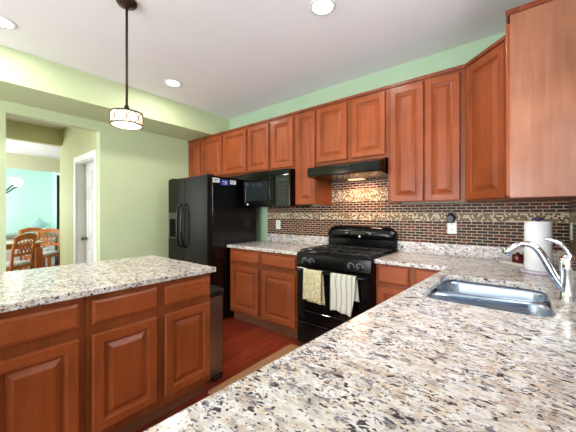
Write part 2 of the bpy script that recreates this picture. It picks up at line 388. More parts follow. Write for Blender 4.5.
struct('door_knob', MB().lathe([(.03,0),(.03,-.006),(.012,-.01),(.012,-.035),(.028,-.045),(.030,-.058),(.02,-.068)], .07, 0, .92, axis='y'), 'nickel', dr)
# dining room
struct('wall_dining_back', MB().box(XD-.12, XD, 1.925, 4.2, 0, 2.6).box(XD-.12, XD, -1.6, .2, 0, 2.6).box(XD-.12, XD, .2, 1.925, 2.255, 2.6), 'dinp')
struct('wall_dining_bay', MB().box(-9.95, -9.85, -.2, 2.4, 0, 2.4).box(-9.85, XD-.12, 2.06, 2.16, 0, 2.4).box(-9.85, XD-.12, .0, .1, 0, 2.4).box(-9.95, XD-.12, -.2, 2.4, 2.4, 2.46), 'aqua')
struct('ceiling_dining', MB().box(XD-.12, XH-.12, -1.6, 4.2, 2.565, 2.63), 'ceil')
struct('wall_dining_left', MB().box(XD, -8.3+.1, -1.7, -1.6, 0, 2.6).box(-6.5, XH-.12, -1.6, -1.5, 0, 2.6).box(-8.3, -6.5, -1.6, -1.5, 2.3, 2.6).box(-8.3, -6.5, -1.6, -1.5, 0, .7), 'dinp')
struct('wall_dining_right', MB().box(XD-.12, XH-.12, 4.1, 4.2, 0, 2.6), 'dinp')
struct('baseboard_dining', MB().box(XD, XD+.015, 1.925, 4.1, 0, .12), 'white')

# ------------------------------------------------------------------ tiled backsplash
bs = MB()
bx0 = -2.70; SPT = 1.022
T = .008
def bz(x0, x1, z0, z1, mi): bs.mi = mi; bs.box(x0, x1, D-T, D, z0, z1)
bz(bx0, -1.695, SPT, 1.226, 0); bz(bx0, -1.695, 1.226, 1.296, 1); bz(bx0, -1.695, 1.296, UB, 0)
bz(-1.69, -.93, .90, 1.226, 0); bz(-1.69, -.93, 1.226, 1.296, 1); bz(-1.69, -.93, 1.296, 1.422, 0); bz(-1.69, -.93, 1.422, 1.548, 1); bz(-1.69, -.93, 1.548, 1.80, 0)
bz(-.925, R, SPT, 1.226, 0); bz(-.925, R, 1.226, 1.296, 1); bz(-.925, R, 1.296, UB, 0)
for z0, z1, mi in ((SPT, 1.226, 0), (1.226, 1.296, 1), (1.296, UB, 0)):
    bs.mi = mi; bs.box(R-T, R, W1, D-T, z0, z1); bs.box(R-T, R, -.38, W1, z0, min(z1, WZ0))
struct('trim_backsplash', bs, ['brick', 'mosaic'])

# ------------------------------------------------------------------ cabinets
DOOR = [(0,0),(0,-.014),(.005,-.021),(.048,-.021),(.051,-.016),(.057,-.015),(.060,-.005),(.067,-.003),(.071,-.006),(.096,-.018)]
DRAW = [(0,0),(0,-.012),(.003,-.0145),(.016,-.020)]
def cabinet(name, label, cat, loc, rz, wid, dep, z0, z1, doors, drawers=(), toe=False, group=None, shape=None, mould=None, dmat='cherry_h'):
    """local frame: x along the front, front face at y=0 looking to -y, z from the floor"""
    t = thing(name, label, cat, loc, rz, group)
    b = MB()
    if shape: b.prism(shape, z0, z1)
    elif toe: b.box(0, wid, 0, dep, .105, z1)
    else:
        b.box(0, wid, 0, dep, z0+.022, z1)                # box floor sits up behind the face frame's lip
        b.box(0, wid, 0, .02, z0, z0+.022).box(0, .016, .02, dep, z0, z0+.022).box(wid-.016, wid, .02, dep, z0, z0+.022)
    obj('carcass', b, 'frame_wood', t, bevel=.0015)
    if toe: obj('toe_kick', MB().box(.0, wid, .065, dep, 0, .105), 'toe', t)
    for x0, x1, a, c in doors: obj('door', MB().panel(x0, x1, a, c, DOOR), 'cherry', t)
    for x0, x1, a, c in drawers: obj('drawer_front', MB().panel(x0, x1, a, c, DRAW), dmat, t)
    if mould and not shape: obj('top_moulding', MB().box(0, wid, -.012, .03, z1-.022, z1+.006), 'mould', t, bevel=.004)
    return t
def upper(x0, x1, z0, doors, label):
    dd = [(a-x0, b-x0, z0+(.028 if z0 > 1.5 else .010), 2.392) for a, b in doors]
    return cabinet('wall_cabinet', label, 'cabinet', (x0, UF, 0), 0, x1-x0, D-UF, z0, UT, dd, mould=True, group='wall cabinets along the range wall')
ZU = 1.80
upper(XW, -3.765, ZU, [(-4.063, -3.786)], 'narrow cherry wall cabinet in the corner at the left wall')
upper(-3.765, -2.752, ZU, [(-3.752, -3.275), (-3.242, -2.769)], 'short two-door cherry wall cabinet above the black refrigerator')
upper(-2.752, -1.978, ZU, [(-2.729, -2.371), (-2.326, -1.998)], 'short two-door cherry wall cabinet above the black microwave')
upper(-1.978, -1.690, UB, [(-1.955, -1.700)], 'tall narrow one-door cherry wall cabinet between microwave and range hood')
upper(-1.690, -.925, ZU, [(-1.677, -1.325), (-1.271, -.945)], 'short two-door cherry wall cabinet above the black range hood')
upper(-.925, -.325, UB, [(-.900, -.624), (-.612, -.360)], 'tall two-door cherry wall cabinet right of the range hood')
# diagonal corner cabinet: front from (-.325, UF) to (R-.33, BF)
A = Vector((-.325, UF, 0)); B = Vector((R-.33, BF, 0)); L = (B-A).length; ang = math.atan2(B.y-A.y, B.x-A.x)
inv = Matrix.Rotation(-ang, 4, 'Z')
shp = [tuple((inv @ (Vector((p[0], p[1], 0))-A))[:2]) for p in ((A.x, A.y), (B.x, B.y), (R, BF), (R, D), (A.x, D))]
ct = cabinet('corner_wall_cabinet', 'tall one-door cherry corner cabinet set diagonally below the ceiling corner', 'cabinet', A, ang, L, 0, UB, UT, [(.028, L-.028, UB+.010, 2.392)], shape=shp)
obj('top_moulding', MB().box(.008, L-.008, -.012, .03, UT-.022, UT+.006), 'mould', ct, bevel=.004)
# end cabinet on the sink wall, its side panel toward the camera
YE = 2.125
et = thing('end_wall_cabinet', 'wall cabinet on the sink wall showing its end panel, paler for painted window light', 'cabinet', (R-.33, BF-.004, 0), -PI/2)
we = BF-.004-YE
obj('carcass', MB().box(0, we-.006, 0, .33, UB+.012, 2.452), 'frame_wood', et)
obj('end_panel', MB().box(we-.006, we, 0, .33, UB, 2.452), 'end_wood_lit', et, label='pale wood end panel, cool window sheen put into its colour')
obj('door', MB().panel(.012, we-.001, UB+.010, 2.405, DOOR[:4]), 'cherry', et)
obj('crown_moulding', MB().prism([(-.012, 2.452), (.33, 2.452), (.33, 2.482), (-.022, 2.482), (-.022, 2.470)], -.0, we+.012, 'x'), 'mould', et, bevel=.003)

# base cabinets
BT = CT-.034
def dd2(x0, spans, a, c): return [(p-x0, q-x0, a, c) for p, q in spans]
x0 = -2.766; sp = [(-2.735, -2.267), (-2.206, -1.752)]
cabinet('base_cabinet', 'cherry base cabinet with two doors and two drawers between refrigerator and range', 'cabinet', (x0, BF, 0), 0, 1.04, .60, 0, BT,
        dd2(x0, sp, .14, .668), dd2(x0, sp, .722, .842), toe=True, group='base cabinets', dmat='cherry_hx')
x0 = -.940; sp = [(-.915, -.672), (-.628, -.30)]
cabinet('base_cabinet', 'cherry base cabinet with drawers right of the black range', 'cabinet', (x0, BF+.04, 0), 0, 1.225-.02, .56, 0, BT,
        dd2(x0, [(-.920, -.672)], .14, .690)+dd2(x0, [(-.628, -.42)], .14, .690), dd2(x0, [(-.920, -.672), (-.628, -.42)], .722, .866), toe=True, group='base cabinets', dmat='cherry_hx')
# island units face +X
IF = XI-.045
def island(y0, wid, spans, label):
    cabinet('island_cabinet', label, 'cabinet', (IF, y0, 0), PI/2, wid, .60, 0, BT, dd2(y0, spans, .158, .668), dd2(y0, spans, .722, .846), toe=True, group='island cabinets')
island(.492, 1.25-.492, [(.519, .856), (.906, 1.237)], 'cherry island cabinet with two doors, at the end by the steel trash can')
island(-.29, .780, [(-.262, .077), (.130, .463)], 'cherry island cabinet cut by the left edge of the photo')
# sink-side base: four panels and doors toward the aisle (open inside for the bowls)
SX = -.372
sb = thing('sink_base_cabinet', 'cherry base cabinet carrying the sink and the foreground granite worktop', 'cabinet', (SX, 0, 0))
FRT = lambda y: -.505+(y+.35)*.0505-SX              # front follows the worktop edge
obj('carcass', MB().prism([(FRT(-.35), -.35), (FRT(2.25), 2.25), (FRT(2.25)+.02, 2.25), (FRT(-.35)+.02, -.35)], .105, BT)
    .box(FRT(-.35)+.022, R-SX-.001, -.35, -.33, .105, BT).box(FRT(.6)+.022, R-SX-.001, .6, .62, .105, BT).box(FRT(2.22)+.022, R-SX-.001, 2.22, 2.24, .105, BT).box(.02, R-SX-.001, -.33, 2.2, .085, .105), 'frame_wood', sb)
obj('toe_kick', MB().box(.065, R-SX-.001, -.35, 2.27, 0, .085), 'toe', sb)
for y1 in (.17, .66, 1.15, 1.64, 2.13):
    obj('door', MB().panel(0, .44, .14, .85, DOOR), 'cherry', sb, loc=(FRT(y1)-.0005, y1, 0), rot=(0, 0, -PI/2-.0505))

# ------------------------------------------------------------------ granite worktops
def slab(name, label, outer, holes=(), splash=()):
    t = thing(name, label, 'countertop', (0, 0, 0))
    obj('slab', MB().plate(outer, list(holes), BT, CT), 'granite', t, bevel=.005)
    for bx in splash: obj('splashback', MB().box(*bx), 'granite', t, bevel=.003)
    return t
slab('countertop', 'granite countertop between refrigerator and range', [(-2.790, D-.648), (-1.712, D-.648), (-1.712, D-.001), (-2.790, D-.001)],
     splash=[(-2.70, -1.712, D-.022, D-.001, CT, SPT)])
SKX0, SKX1, SKY0, SKY1 = -.362, .106, 1.404, 2.030
hole = rrect(SKX0, SKX1, SKY0, SKY1, .080, 8)
slab('countertop', 'large L-shaped granite countertop around the sink filling the foreground',
     [(-.547, -.38), (R-.001, -.38), (R-.001, D-.001), (-.940, D-.001), (-.940, 2.305), (-.400, 2.305)], [hole],
     splash=[(-.940, R-.022, D-.022, D-.001, CT, SPT), (R-.022, R-.001, -.38, D-.001, CT, SPT)])
slab('countertop', 'granite island countertop under the pendant lamp', [(XI-.93, -.34), (XI, -.34), (XI, 1.268), (XI-.93, 1.268)])

# ------------------------------------------------------------------ sink
sk = thing('kitchen_sink', 'double-bowl stainless steel undermount sink', 'sink', (0, 0, 0))
DIV = lambda x: 1.735+.20*(x+.128)                 # the divider runs a little askew between the two bowls
def bowl(near, depth):
    m = MB(); L = []
    a0, a1 = (SKY0-.003, 1.72) if near else (1.75, SKY1+.003)
    def W(x, y):
        yd = DIV(x)+(-.012 if near else .012)
        return a0+(y-a0)/(a1-a0)*(yd-a0) if near else a1-(a1-y)/(a1-a0)*(a1-yd)
    for o, z in ((-.003, BT-.001), (.001, BT-.02), (.010, BT-depth+.05), (.03, BT-depth+.015), (.06, BT-depth), (.11, BT-depth-.006)):
        L.append([(p[0], W(p[0], p[1]), z) for p in rrect(SKX0+o, SKX1-o, a0+o, a1-o, max(.078-o*.5, .02), 8)])
    o = obj('bowl', m.rings(L, False, True, True), 'steel', sk)
    sd = o.modifiers.new('solid', 'SOLIDIFY'); sd.thickness = .0015; sd.offset = 1
    obj('drain', MB().lathe([(.001,.001),(.03,.001),(.042,.004),(.045,.002),(.045,0)], -.128, (a0+a1)/2, BT-depth-.004), 'chrome', o)
bowl(True, .20); bowl(False, .20)
dv = MB(); xs = [SKX0-.002+(SKX1-SKX0+.004)*k/12 for k in range(13)]
dv.rings([[(x, DIV(x)+dy, BT+dz) for dy, dz in ((-.014,-.030),(-.012,-.008),(-.005,-.002),(.005,-.002),(.012,-.008),(.014,-.030))] for x in xs], smooth=True)
obj('divider', dv, 'steel', sk)

# ------------------------------------------------------------------ faucet
fx, fy = .163, 1.73
fc = thing('faucet', 'chrome single-lever kitchen faucet with arched spout at the sink', 'faucet', (fx, fy, CT))
obj('base', MB().lathe([(.034,.0005),(.034,.006),(.029,.014),(.027,.05),(.026,.12),(.029,.135),(.030,.170),(.025,.192),(.012,.204)], n=28), 'chrome', fc)
sp = smooth_path([(-.010,0,.045),(-.036,0,.085),(-.064,0,.148),(-.089,0,.200),(-.113,0,.229),(-.141,0,.238),(-.174,0,.227)], 6)
obj('spout', MB().tube(sp, [.017-.004*i/len(sp) for i in range(len(sp))], 16), 'chrome', fc)
obj('spray_head', MB().tube([(-.146,0,.2375),(-.174,0,.227),(-.201,0,.206),(-.215,0,.184),(-.216,0,.181)], [.0135,.0175,.019,.0195,.013], 16), 'chrome', fc)
lv = smooth_path([(.006,0,.195),(-.004,0,.222),(-.032,0,.250),(-.075,0,.265)], 6)
obj('lever', MB().tube(lv, [.011-.005*i/len(lv) for i in range(len(lv))], 12), 'chrome', fc)

# ------------------------------------------------------------------ paper towels, tray, pots
px, py, pr = .0905, 2.428, .069
hd = thing('paper_towel_holder', 'speckled round paper towel holder with purple finial', 'towel holder', (px, py, CT))
obj('base', MB().lathe([(.0,0.001),(.086,0.001),(.089,.006),(.087,.014),(.075,.018),(.0,.018)], n=36, close0=False, close1=False), 'holder', hd)
obj('pole', MB().lathe([(.008,.018),(.008,.335)], n=12), 'chrome', hd)
obj('finial', MB().lathe([(.006,.333),(.026,.338),(.030,.345),(.024,.352),(.008,.355)], n=20), 'purple', hd)
rm = MB(); n = 40; prof = [(.02,.020),(pr-.002,.020),(pr,.022),(pr,.327),(pr-.002,.329),(.02,.329)]
L = [[(r*math.cos(2*PI*k/n), r*math.sin(2*PI*k/n), z) for k in range(n)] for r, z in prof]
rm.rings(L+[L[0]], False, False, True)
ro = obj('paper_towel_roll', rm, 'paper', loc=(px, py, CT), bevel=0); tag(ro, 'white paper towel roll standing behind the faucet', 'paper towels')
for p in ro.data.polygons: p.use_smooth = abs(p.normal.z) < .5
tr = MB(); L = []
for o, z in ((0.012,0),(0,.020),(.005,.022),(.016,.006)): L.append([(p[0], p[1], z) for p in rrect(-.19+o, .19-o, -.08+o, .08-o, .03, 5)])
tr.rings(L, True, True)
tag(obj('serving_tray', tr, 'tray', loc=(.043, 2.688, CT+.001), rot=(0,0,-PI/4)), 'pale rectangular tray against the backsplash, behind the paper towels', 'tray')
def pot(x, y, label):
    t = thing('ceramic_pot', label, 'pot', (x, y, CT+.0075), 0, 'red pots on the tray')
    obj('body', MB().lathe([(.001,0),(.030,0),(.036,.015),(.037,.05),(.034,.058),(.031,.058),(.033,.05),(.030,.015),(.001,.010)], n=24, close0=False, close1=False), 'red', t)
    obj('lid', MB().lathe([(.036,.059),(.036,.064),(.02,.070),(.008,.073),(.010,.080),(.004,.083)], n=24), 'red', t)
pot(-.012, 2.743, 'dark red ceramic pot left of the paper towels'); pot(.138, 2.595, 'dark red ceramic pot right of the paper towels')

# ------------------------------------------------------------------ refrigerator
FX0, FX1, FXS, FY = -3.660, -2.800, -3.286, 1.991
fr = thing('refrigerator', 'black side-by-side refrigerator with water dispenser', 'refrigerator', (FX0, FY, 0))
fw, fs = FX1-FX0, FXS-FX0
obj('body', MB().box(.0, fw, .075, .80, .02, 1.735), 'black_s', fr, bevel=.006)
obj('base_grille', MB().box(.01, fw-.01, .06, .10, .0, .075), 'black_pl', fr)
def fdoor(x0, x1):
    m = MB(); n = 10; pts = [(x0, .07)]
    for k in range(n+1): u = k/n; pts.append((x0+(x1-x0)*u, .005-.005*math.sin(PI*u)**.6))
    pts.append((x1, .07)); m.prism(pts, .085, 1.738); return m
d1 = obj('freezer_door', fdoor(.0, fs-.003), 'black_f', fr, bevel=.003)
d2 = obj('fridge_door', fdoor(fs+.003, fw), 'black_f', fr, bevel=.003)
for d, hx, s in ((d1, fs-.055, -1), (d2, fs+.045, 1)):
    hp = smooth_path([(hx, .006, .87), (hx, -.035, .90), (hx, -.055, 1.0), (hx, -.060, 1.14), (hx, -.055, 1.28), (hx, -.035, 1.38), (hx, .006, 1.41)], 6)
    obj('handle', MB().tube(hp, .013, 12), 'black', d)
ds = obj('dispenser', MB().panel(.025, .215, .97, 1.30, [(0,.008),(0,-.003),(.006,-.007),(.010,-.004)]), 'dispenser', d1)
obj('dispenser_recess', MB().panel(.045, .195, .985, 1.22, [(0,-.0038),(0,-.0065),(.010,-.0065),(.012,-.0045)]), 'recess', d1)
obj('hinge_cap', MB().box(.02, .10, .02, .12, 1.736, 1.755), 'black_pl', fr, bevel=.004); obj('hinge_cap', MB().box(fw-.10, fw-.02, .02, .12, 1.736, 1.755), 'black_pl', fr, bevel=.004)
def sticker(y0, y1, z0, z1, m, marks, mm):
    s = obj('sticker', MB().box(fw, fw+.0012, y0-FY, y1-FY, z0, z1), m, fr, label=('blue' if m == 'blue' else 'white')+' sticker')
    k = MB()
    for a, b, c, d in marks:
        yy0 = y0-FY+(y1-y0)*a; yy1 = y0-FY+(y1-y0)*b; zz0 = z0+(z1-z0)*c; zz1 = z0+(z1-z0)*d
        k.box(fw+.0012, fw+.0020, yy0, yy1, zz0, zz1)
    obj('print', k, mm, s)
sticker(2.070, 2.170, 1.660, 1.712, 'label_w', [(.15,.8,.6,.75),(.15,.6,.3,.42)], 'label_g')
sticker(2.185, 2.315, 1.632, 1.706, 'blue', [(.2,.75,.60,.72),(.55,.70,.30,.62),(.3,.72,.22,.32)], 'label_w')
sticker(2.330, 2.425, 1.655, 1.706, 'label_w', [(.15,.85,.62,.74),(.2,.7,.3,.42)], 'label_g')

# ------------------------------------------------------------------ microwave
mx0, mw, my = -2.742, .757, 2.490
mv = thing('microwave', 'black over-the-counter microwave hung below a wall cabinet', 'microwave', (mx0, my, 0))
obj('body', MB().box(0, mw, .025, D-my-.002, 1.372, 1.795), 'black', mv, bevel=.003)
obj('vent_grille', MB().box(.0, mw, .0, .025, 1.735, 1.795), 'black', mv, bevel=.002)
md = MB().panel(0, .555, 1.378, 1.732, [(0,.024),(0,.004),(.006,0),(.045,0),(.05,.003)])
dm_ = obj('door', md, 'black', mv)
obj('window', MB().box(.055, .42, -.0005, .0055, 1.445, 1.68), 'screen_gl', dm_)
obj('badge', MB().lathe([(.012,0),(.012,-.002)], .09, .0, 1.405, axis='y'), 'label_w', dm_)
hp = smooth_path([(.520,.004,1.41),(.515,-.030,1.43),(.505,-.045,1.50),(.502,-.047,1.56),(.505,-.045,1.63),(.515,-.030,1.70),(.520,.004,1.715)], 6)
obj('handle', MB().tube(hp, .012, 12), 'black', dm_)
cp = obj('control_panel', MB().box(.560, mw, .0, .025, 1.378, 1.732), 'black_gl', mv, bevel=.003)
obj('display', MB().box(.60, .72, -.001, .0, 1.66, 1.70), 'screen_gl', cp)
for r in range(5):
    for c in range(3):
        obj('button', MB().lathe([(.009,0),(.009,-.0015),(.007,-.002)], .615+c*.038, 0, 1.625-r*.042, n=12, axis='y'), 'iron', cp)

# ------------------------------------------------------------------ range hood
hx0, hx1 = -1.688, -.935
hd_ = thing('range_hood', 'black under-cabinet range hood above the gas range', 'range hood', (hx0, 0, 0))
hw = hx1-hx0
obj('shell', MB().prism([(D-.47, 1.660), (D-.505, 1.668), (D-.505, 1.752), (D-.46, 1.760), (D-.33, 1.798), (D-.012, 1.798), (D-.012, 1.640), (D-.30, 1.645)], 0, hw, 'x'), 'black', hd_, bevel=.003)
obj('lamp_cover', MB().box(.30, .46, D-.20, D-.13, 1.636, 1.645), 'warm_lens', hd_)
for k in range(3): obj('rocker_switch', MB().box(.33+k*.05, .365+k*.05, D-.509, D-.505, 1.735, 1.746), 'black_pl', hd_)

# ------------------------------------------------------------------ gas range
gx0, gw, gy = -1.708, .762, 2.262
rg = thing('gas_range', 'black four-burner gas range with two towels on the oven door', 'stove', (gx0, gy, 0))
obj('body', MB().box(.0, gw, .03, .635, .03, .895), 'black', rg, bevel=.003)
obj('foot_plinth', MB().box(.02, gw-.02, .06, .6, 0, .03), 'black_pl', rg)
ck = MB(); L = []
for o, z in ((0, .893), (0, .912), (.004, .918), (.025, .918), (.035, .908)): L.append([(p[0], p[1], z) for p in rrect(-.004+o, gw+.004-o, .0+o, .615-o, .02, 4)])
obj('cooktop', ck.rings(L), 'black', rg)
obj('control_panel', MB().prism([(.0, .905), (-.012, .80), (.0, .778), (.03, .778), (.03, .905)], 0, gw, 'x'), 'black', rg, bevel=.003)
for kx in (.10, .175, .58, .66):
    k = obj('knob', MB().lathe([(.026,0),(.026,-.006),(.022,-.010),(.019,-.030),(.015,-.032)], kx, -.008, .838, n=20, axis='y'), 'black_pl', rg)
    obj('pointer', MB().box(kx-.002, kx+.002, -.042, -.040, .836, .853), 'label_g', k)
    obj('dial_ring', MB().lathe([(.028,0),(.030,-.001),(.034,-.001),(.034,0)], kx, -.0075, .838, n=24, axis='y', close0=False, close1=False), 'label_g', k)
# backguard with rounded upper corners
bg = MB(); prof = [(.632,.905),(.600,.905),(.600,1.020),(.566,1.032),(.556,1.050),(.560,1.095),(.574,1.140),(.592,1.160),(.632,1.164)]
lo = []; N = 16
for k in range(N+1):
    u = k/N*2-1; e = max(0, (abs(u)-.80)/.20); drop = .045*e*e+.012*u*u
    lo.append([(gw/2*(1+u), y+.022*e*e*(1 if y < .6 else 0), z-drop*max(0, (z-1.02)/.144)) for y, z in prof])
bgo = obj('backguard', bg.rings(lo), 'black', rg)
for p in bgo.data.polygons: p.use_smooth = abs(p.normal.x) < .5 and p.center.z > 1.03
cl = obj('clock_display', MB().box(.30, .46, .5545, .562, 1.070, 1.108), 'screen_gl', rg)
for k in range(4): obj('button', MB().lathe([(.008,0),(.008,-.002)], .24+k*.016 if k < 2 else .47+k*.016, .559, 1.085, n=12, axis='y'), 'label_g', rg)
obj('badge', MB().lathe([(.011,0),(.011,-.002)], .40, .5565, 1.052, n=16, axis='y'), 'label_w', rg)
for bxx in (.20, .56):
    for byy in (.17, .44):
        bu = obj('burner', MB().lathe([(.06,.909),(.06,.916),(.045,.920),(.045,.930),(.04,.934),(.0,.935)], bxx, byy, 0, n=24), 'black_m', rg)
for gxx in (.03, .385):
    g = MB(); x1 = gxx+.347; zt = .945
    for a, b in (((gxx,.03),(x1,.03)), ((x1,.03),(x1,.585-.03)), ((x1,.555),(gxx,.555)), ((gxx,.555),(gxx,.03))):
        g.box(min(a[0],b[0])-.005, max(a[0],b[0])+.005, min(a[1],b[1])-.005, max(a[1],b[1])+.005, zt-.012, zt)
    for q in (.17, .44): g.box(gxx, x1, q-.005, q+.005, zt-.010, zt+.004)
    cx = gxx+.1735; g.box(cx-.005, cx+.005, .03, .555, zt-.010, zt+.004)
    g.box(gxx, x1, .30, .31, zt-.012, zt)
    for fx_ in (gxx, x1):
        for fy_ in (.03, .305, .555): g.box(fx_-.006, fx_+.006, fy_-.006, fy_+.006, .917, zt-.011)
    obj('burner_grate', g, 'black_m', rg, bevel=.002)
od = obj('oven_door', MB().panel(.006, gw-.006, .262, .772, [(0,.03),(0,-.004),(.008,-.012)]), 'black', rg)
obj('window', MB().panel(.11, gw-.11, .36, .64, [(0,-.011),(0,-.0145),(.004,-.0145),(.006,-.013)]), 'black_gl', od)
hb = obj('handle', MB().tube([(.03,-.012,.742),(.03,-.045,.756),(.05,-.052,.757),(gw-.05,-.052,.757),(gw-.03,-.045,.756),(gw-.03,-.012,.742)], .011, 12), 'black', od)
obj('storage_drawer', MB().panel(.006, gw-.006, .045, .252, [(0,.03),(0,-.002),(.008,-.010)]), 'black', rg)
obj('drawer_lip', MB().box(.12, gw-.12, -.018, -.008, .222, .234), 'black', rg, bevel=.003)
# towels over the oven handle
def towel(name, x0, x1, zf, zb, m, label, skew=0., wob=.006):
    hy, hz = gy-.052, .757; r = .0135
    def fn(u, v, t):
        Lf, Lb = hz-zf, hz-zb; tot = Lf+PI*r+Lb; s = u*tot; rr = r+t
        x = x0+(x1-x0)*v
        fold = wob*math.sin(v*PI*4+1.3)
        if s < Lf:
            d = (Lf-s)/max(Lf, .01); return (x+skew*d*d*(v-.15)-.3*wob*math.sin(v*9)*d, hy-rr-(fold+.004)*d, zf+s-.012*v*d+.006*math.sin(v*5)*d)
        if s < Lf+PI*r:
            a = (s-Lf)/r; return (x, hy-rr*math.cos(a), hz+rr*math.sin(a))
        q = s-Lf-PI*r; d = q/max(Lb, .01)
        return (x+.022*d, hy+rr-.002*d, hz-q)
    o = obj(name, MB().sheet(fn, 44, 16, .004), m); return tag(o, label, 'towel', 'towels on the oven handle')
towel('dish_towel', -1.582, -1.385, .492, .468, 'towel1', 'yellow-green leaf-print dish towel, left of two on the oven door')
towel('dish_towel', -1.292, -1.055, .452, .56, 'towel2', 'white grey-striped dish towel, right of two on the oven door', skew=-.04, wob=.010)

# ------------------------------------------------------------------ trash can, floor mat
tc_ = thing('trash_can', 'brushed steel trash can with black lid at the island end', 'trash can', (-2.02, 1.395, 0))
def slabr(x0, x1, y0, y1, r, z): return [(p[0], p[1], z) for p in rrect(x0, x1, y0, y1, r, 5)]
obj('body', MB().rings([slabr(-.17,.17,-.09,.09,.04,z) for z in (.03, .645)], smooth=False), 'steel_can', tc_)
obj('base', MB().rings([slabr(-.172,.172,-.092,.092,.04,z) for z in (0, .03)]), 'black_pl', tc_)
obj('lid', MB().rings([slabr(-.175,.175,-.095,.095,.04,.645), slabr(-.175,.175,-.095,.095,.04,.685), slabr(-.16,.16,-.08,.08,.03,.697)]), 'black_pl', tc_)
obj('pedal', MB().box(.17, .21, -.035, .035, .012, .026), 'black_pl', tc_, bevel=.004)
fm = MB().rings([[(p[0], p[1], z) for p in rrect(-1.757+o, -1.24-o, 1.25+o, 2.23-o, .02, 4)] for o, z in ((0,.0005),(0,.010),(.012,.016))])
tag(obj('floor_mat', fm, 'mat'), 'tan floor mat in front of the range', 'mat')

# ------------------------------------------------------------------ outlets
def outlet(loc, rz, label, z0=0):
    t = thing('wall_outlet', label, 'outlet', loc, rz, 'white outlets on the backsplash')
    obj('cover_plate', MB().panel(-.038, .038, -.06, .06, [(0,0),(0,-.004),(.004,-.007)]), 'white_p', t)
    for z in (-.026, .020):
        s = obj('socket', MB().panel(-.017, .017, z-.011, z+.017, [(0,-.0069),(0,-.0085)]), 'white_p', t)
        obj('slot', MB().box(-.008, -.005, -.0089, -.0084, z-.002, z+.009).box(.005, .008, -.0089, -.0084, z-.002, z+.009), 'black_pl', s)
    return t
outlet((-2.505, D-T, 1.145), 0, 'white outlet on the backsplash left of the range')
outlet((-.468, D-T, 1.172), 0, 'white outlet on the backsplash holding the black plug-in')
outlet((R-T, 2.76, 1.17), -PI/2, 'white outlet on the sink wall at the photo edge')
pg = thing('air_freshener', 'black plug-in night light in the outlet right of the range', 'night light', (-.476, D-T-.0089, 1.245))
obj('body', MB().rings([[(p[0], y, p[1]) for p in rrect(-.031+o, .031-o, -.036+o, .036-o, .016, 4)] for o, y in ((0,0),(0,-.030),(.008,-.040))]), 'black_pl', pg)
obj('cap', MB().lathe([(.020,.034),(.020,.050),(.014,.054)], 0, -.019, 0, n=16), 'black_gl', pg)

# ------------------------------------------------------------------ lamps
def downlight(x, y, label, power=11):
    t = thing('recessed_light', label, 'ceiling light', (x, y, ZC), 0, 'recessed ceiling lights')
    obj('trim_ring', MB().lathe([(.070,-.002),(.074,-.007),(.092,-.005),(.095,0)], n=36, close0=False, close1=False), 'white', t)
    obj('lens', MB().lathe([(.0,-.0045),(.05,-.0045),(.071,-.003)], n=36, close0=False, close1=False), 'lens', t)
    l = bpy.data.lights.new('recessed_lamp', 'AREA'); l.shape = 'DISK'; l.size = .15; l.energy = power; l.color = (1, .95, .86)
    o = bpy.data.objects.new('recessed_lamp', l); C.objects.link(o); o.parent = t; o.location = (0, 0, -.012)
downlight(-3.09, .335, 'recessed ceiling light at the left edge of the photo')
downlight(-3.04, 1.712, 'recessed ceiling light right of the pendant lamp, near the soffit')
downlight(-1.09, 1.745, 'recessed ceiling light at the top middle of the photo')
def pendant():
    x, y, zs0, zs1, r = -2.122, .853, 1.892, 1.990, .098
    t = thing('pendant_lamp', 'drum pendant lamp on a bronze rod above the island', 'lamp', (x, y, ZC))
    k = -ZC
    obj('canopy', MB().lathe([(.065,0),(.065,-.012),(.055,-.026),(.020,-.036),(.010,-.05)], n=28), 'bronze', t)
    obj('rod', MB().lathe([(.008,-.045),(.008,zs1+.05+k)], n=12), 'bronze', t)
    obj('finial', MB().lathe([(.009,zs1+.06+k),(.014,zs1+.045+k),(.026,zs1+.014+k),(.034,zs1+k)], n=20), 'bronze', t)
    s = obj('lamp_shade', MB().lathe([(.03,zs1-.002+k),(r-.004,zs1-.006+k),(r-.002,zs1-.012+k),(r-.002,zs0+.012+k),(r-.012,zs0+.008+k),(.0,zs0-.006+k)], n=48, close0=False, close1=False), 'shade', t)
    for z in (zs0+.012, zs1-.006):
        obj('hoop', MB().rings([[(rr*math.cos(2*PI*q/48), rr*math.sin(2*PI*q/48), z+dz+k) for q in range(48)] for rr, dz in ((r,-.004),(r+.005,-.004),(r+.005,.004),(r,.004),(r,-.004))], False, False), 'bronze', t)
    g = MB()
    for a in range(8):                               # crossing wire arcs round the drum
        b0 = 2*PI*a/8; h = zs1-zs0-.018
        for sg in (-1, 1):
            g.tube([((r+.0025)*math.cos(b0+sg*.40*math.sin(PI*q/8)), (r+.0025)*math.sin(b0+sg*.40*math.sin(PI*q/8)), zs0+.012+h*q/8+k) for q in range(9)], .0024, 6)
    obj('lattice', g, 'lattice', t)
    for a in range(3):
        b = 2*PI*a/3; obj('arm', MB().tube([(.02*math.cos(b),.02*math.sin(b),zs1+.014+k),(r*math.cos(b),r*math.sin(b),zs1-.002+k)], .003, 8), 'bronze', t)
    for dz, pw, sz in ((-.03, 9, .08),):
        l = bpy.data.lights.new('pendant_bulb', 'POINT'); l.energy = pw; l.color = (1, .88, .70); l.shadow_soft_size = .06
        o = bpy.data.objects.new('pendant_bulb', l); C.objects.link(o); o.parent = t; o.location = (0, 0, zs0+dz+k)
pendant()
# lamp in the range hood
l = bpy.data.lights.new('hood_bulb', 'AREA'); l.shape = 'RECTANGLE'; l.size = .15; l.size_y = .06; l.energy = 4.8; l.color = (1, .56, .34)
o = bpy.data.objects.new('hood_bulb', l); C.objects.link(o); o.parent = hd_; o.location = (.38, D-.165, 1.634)

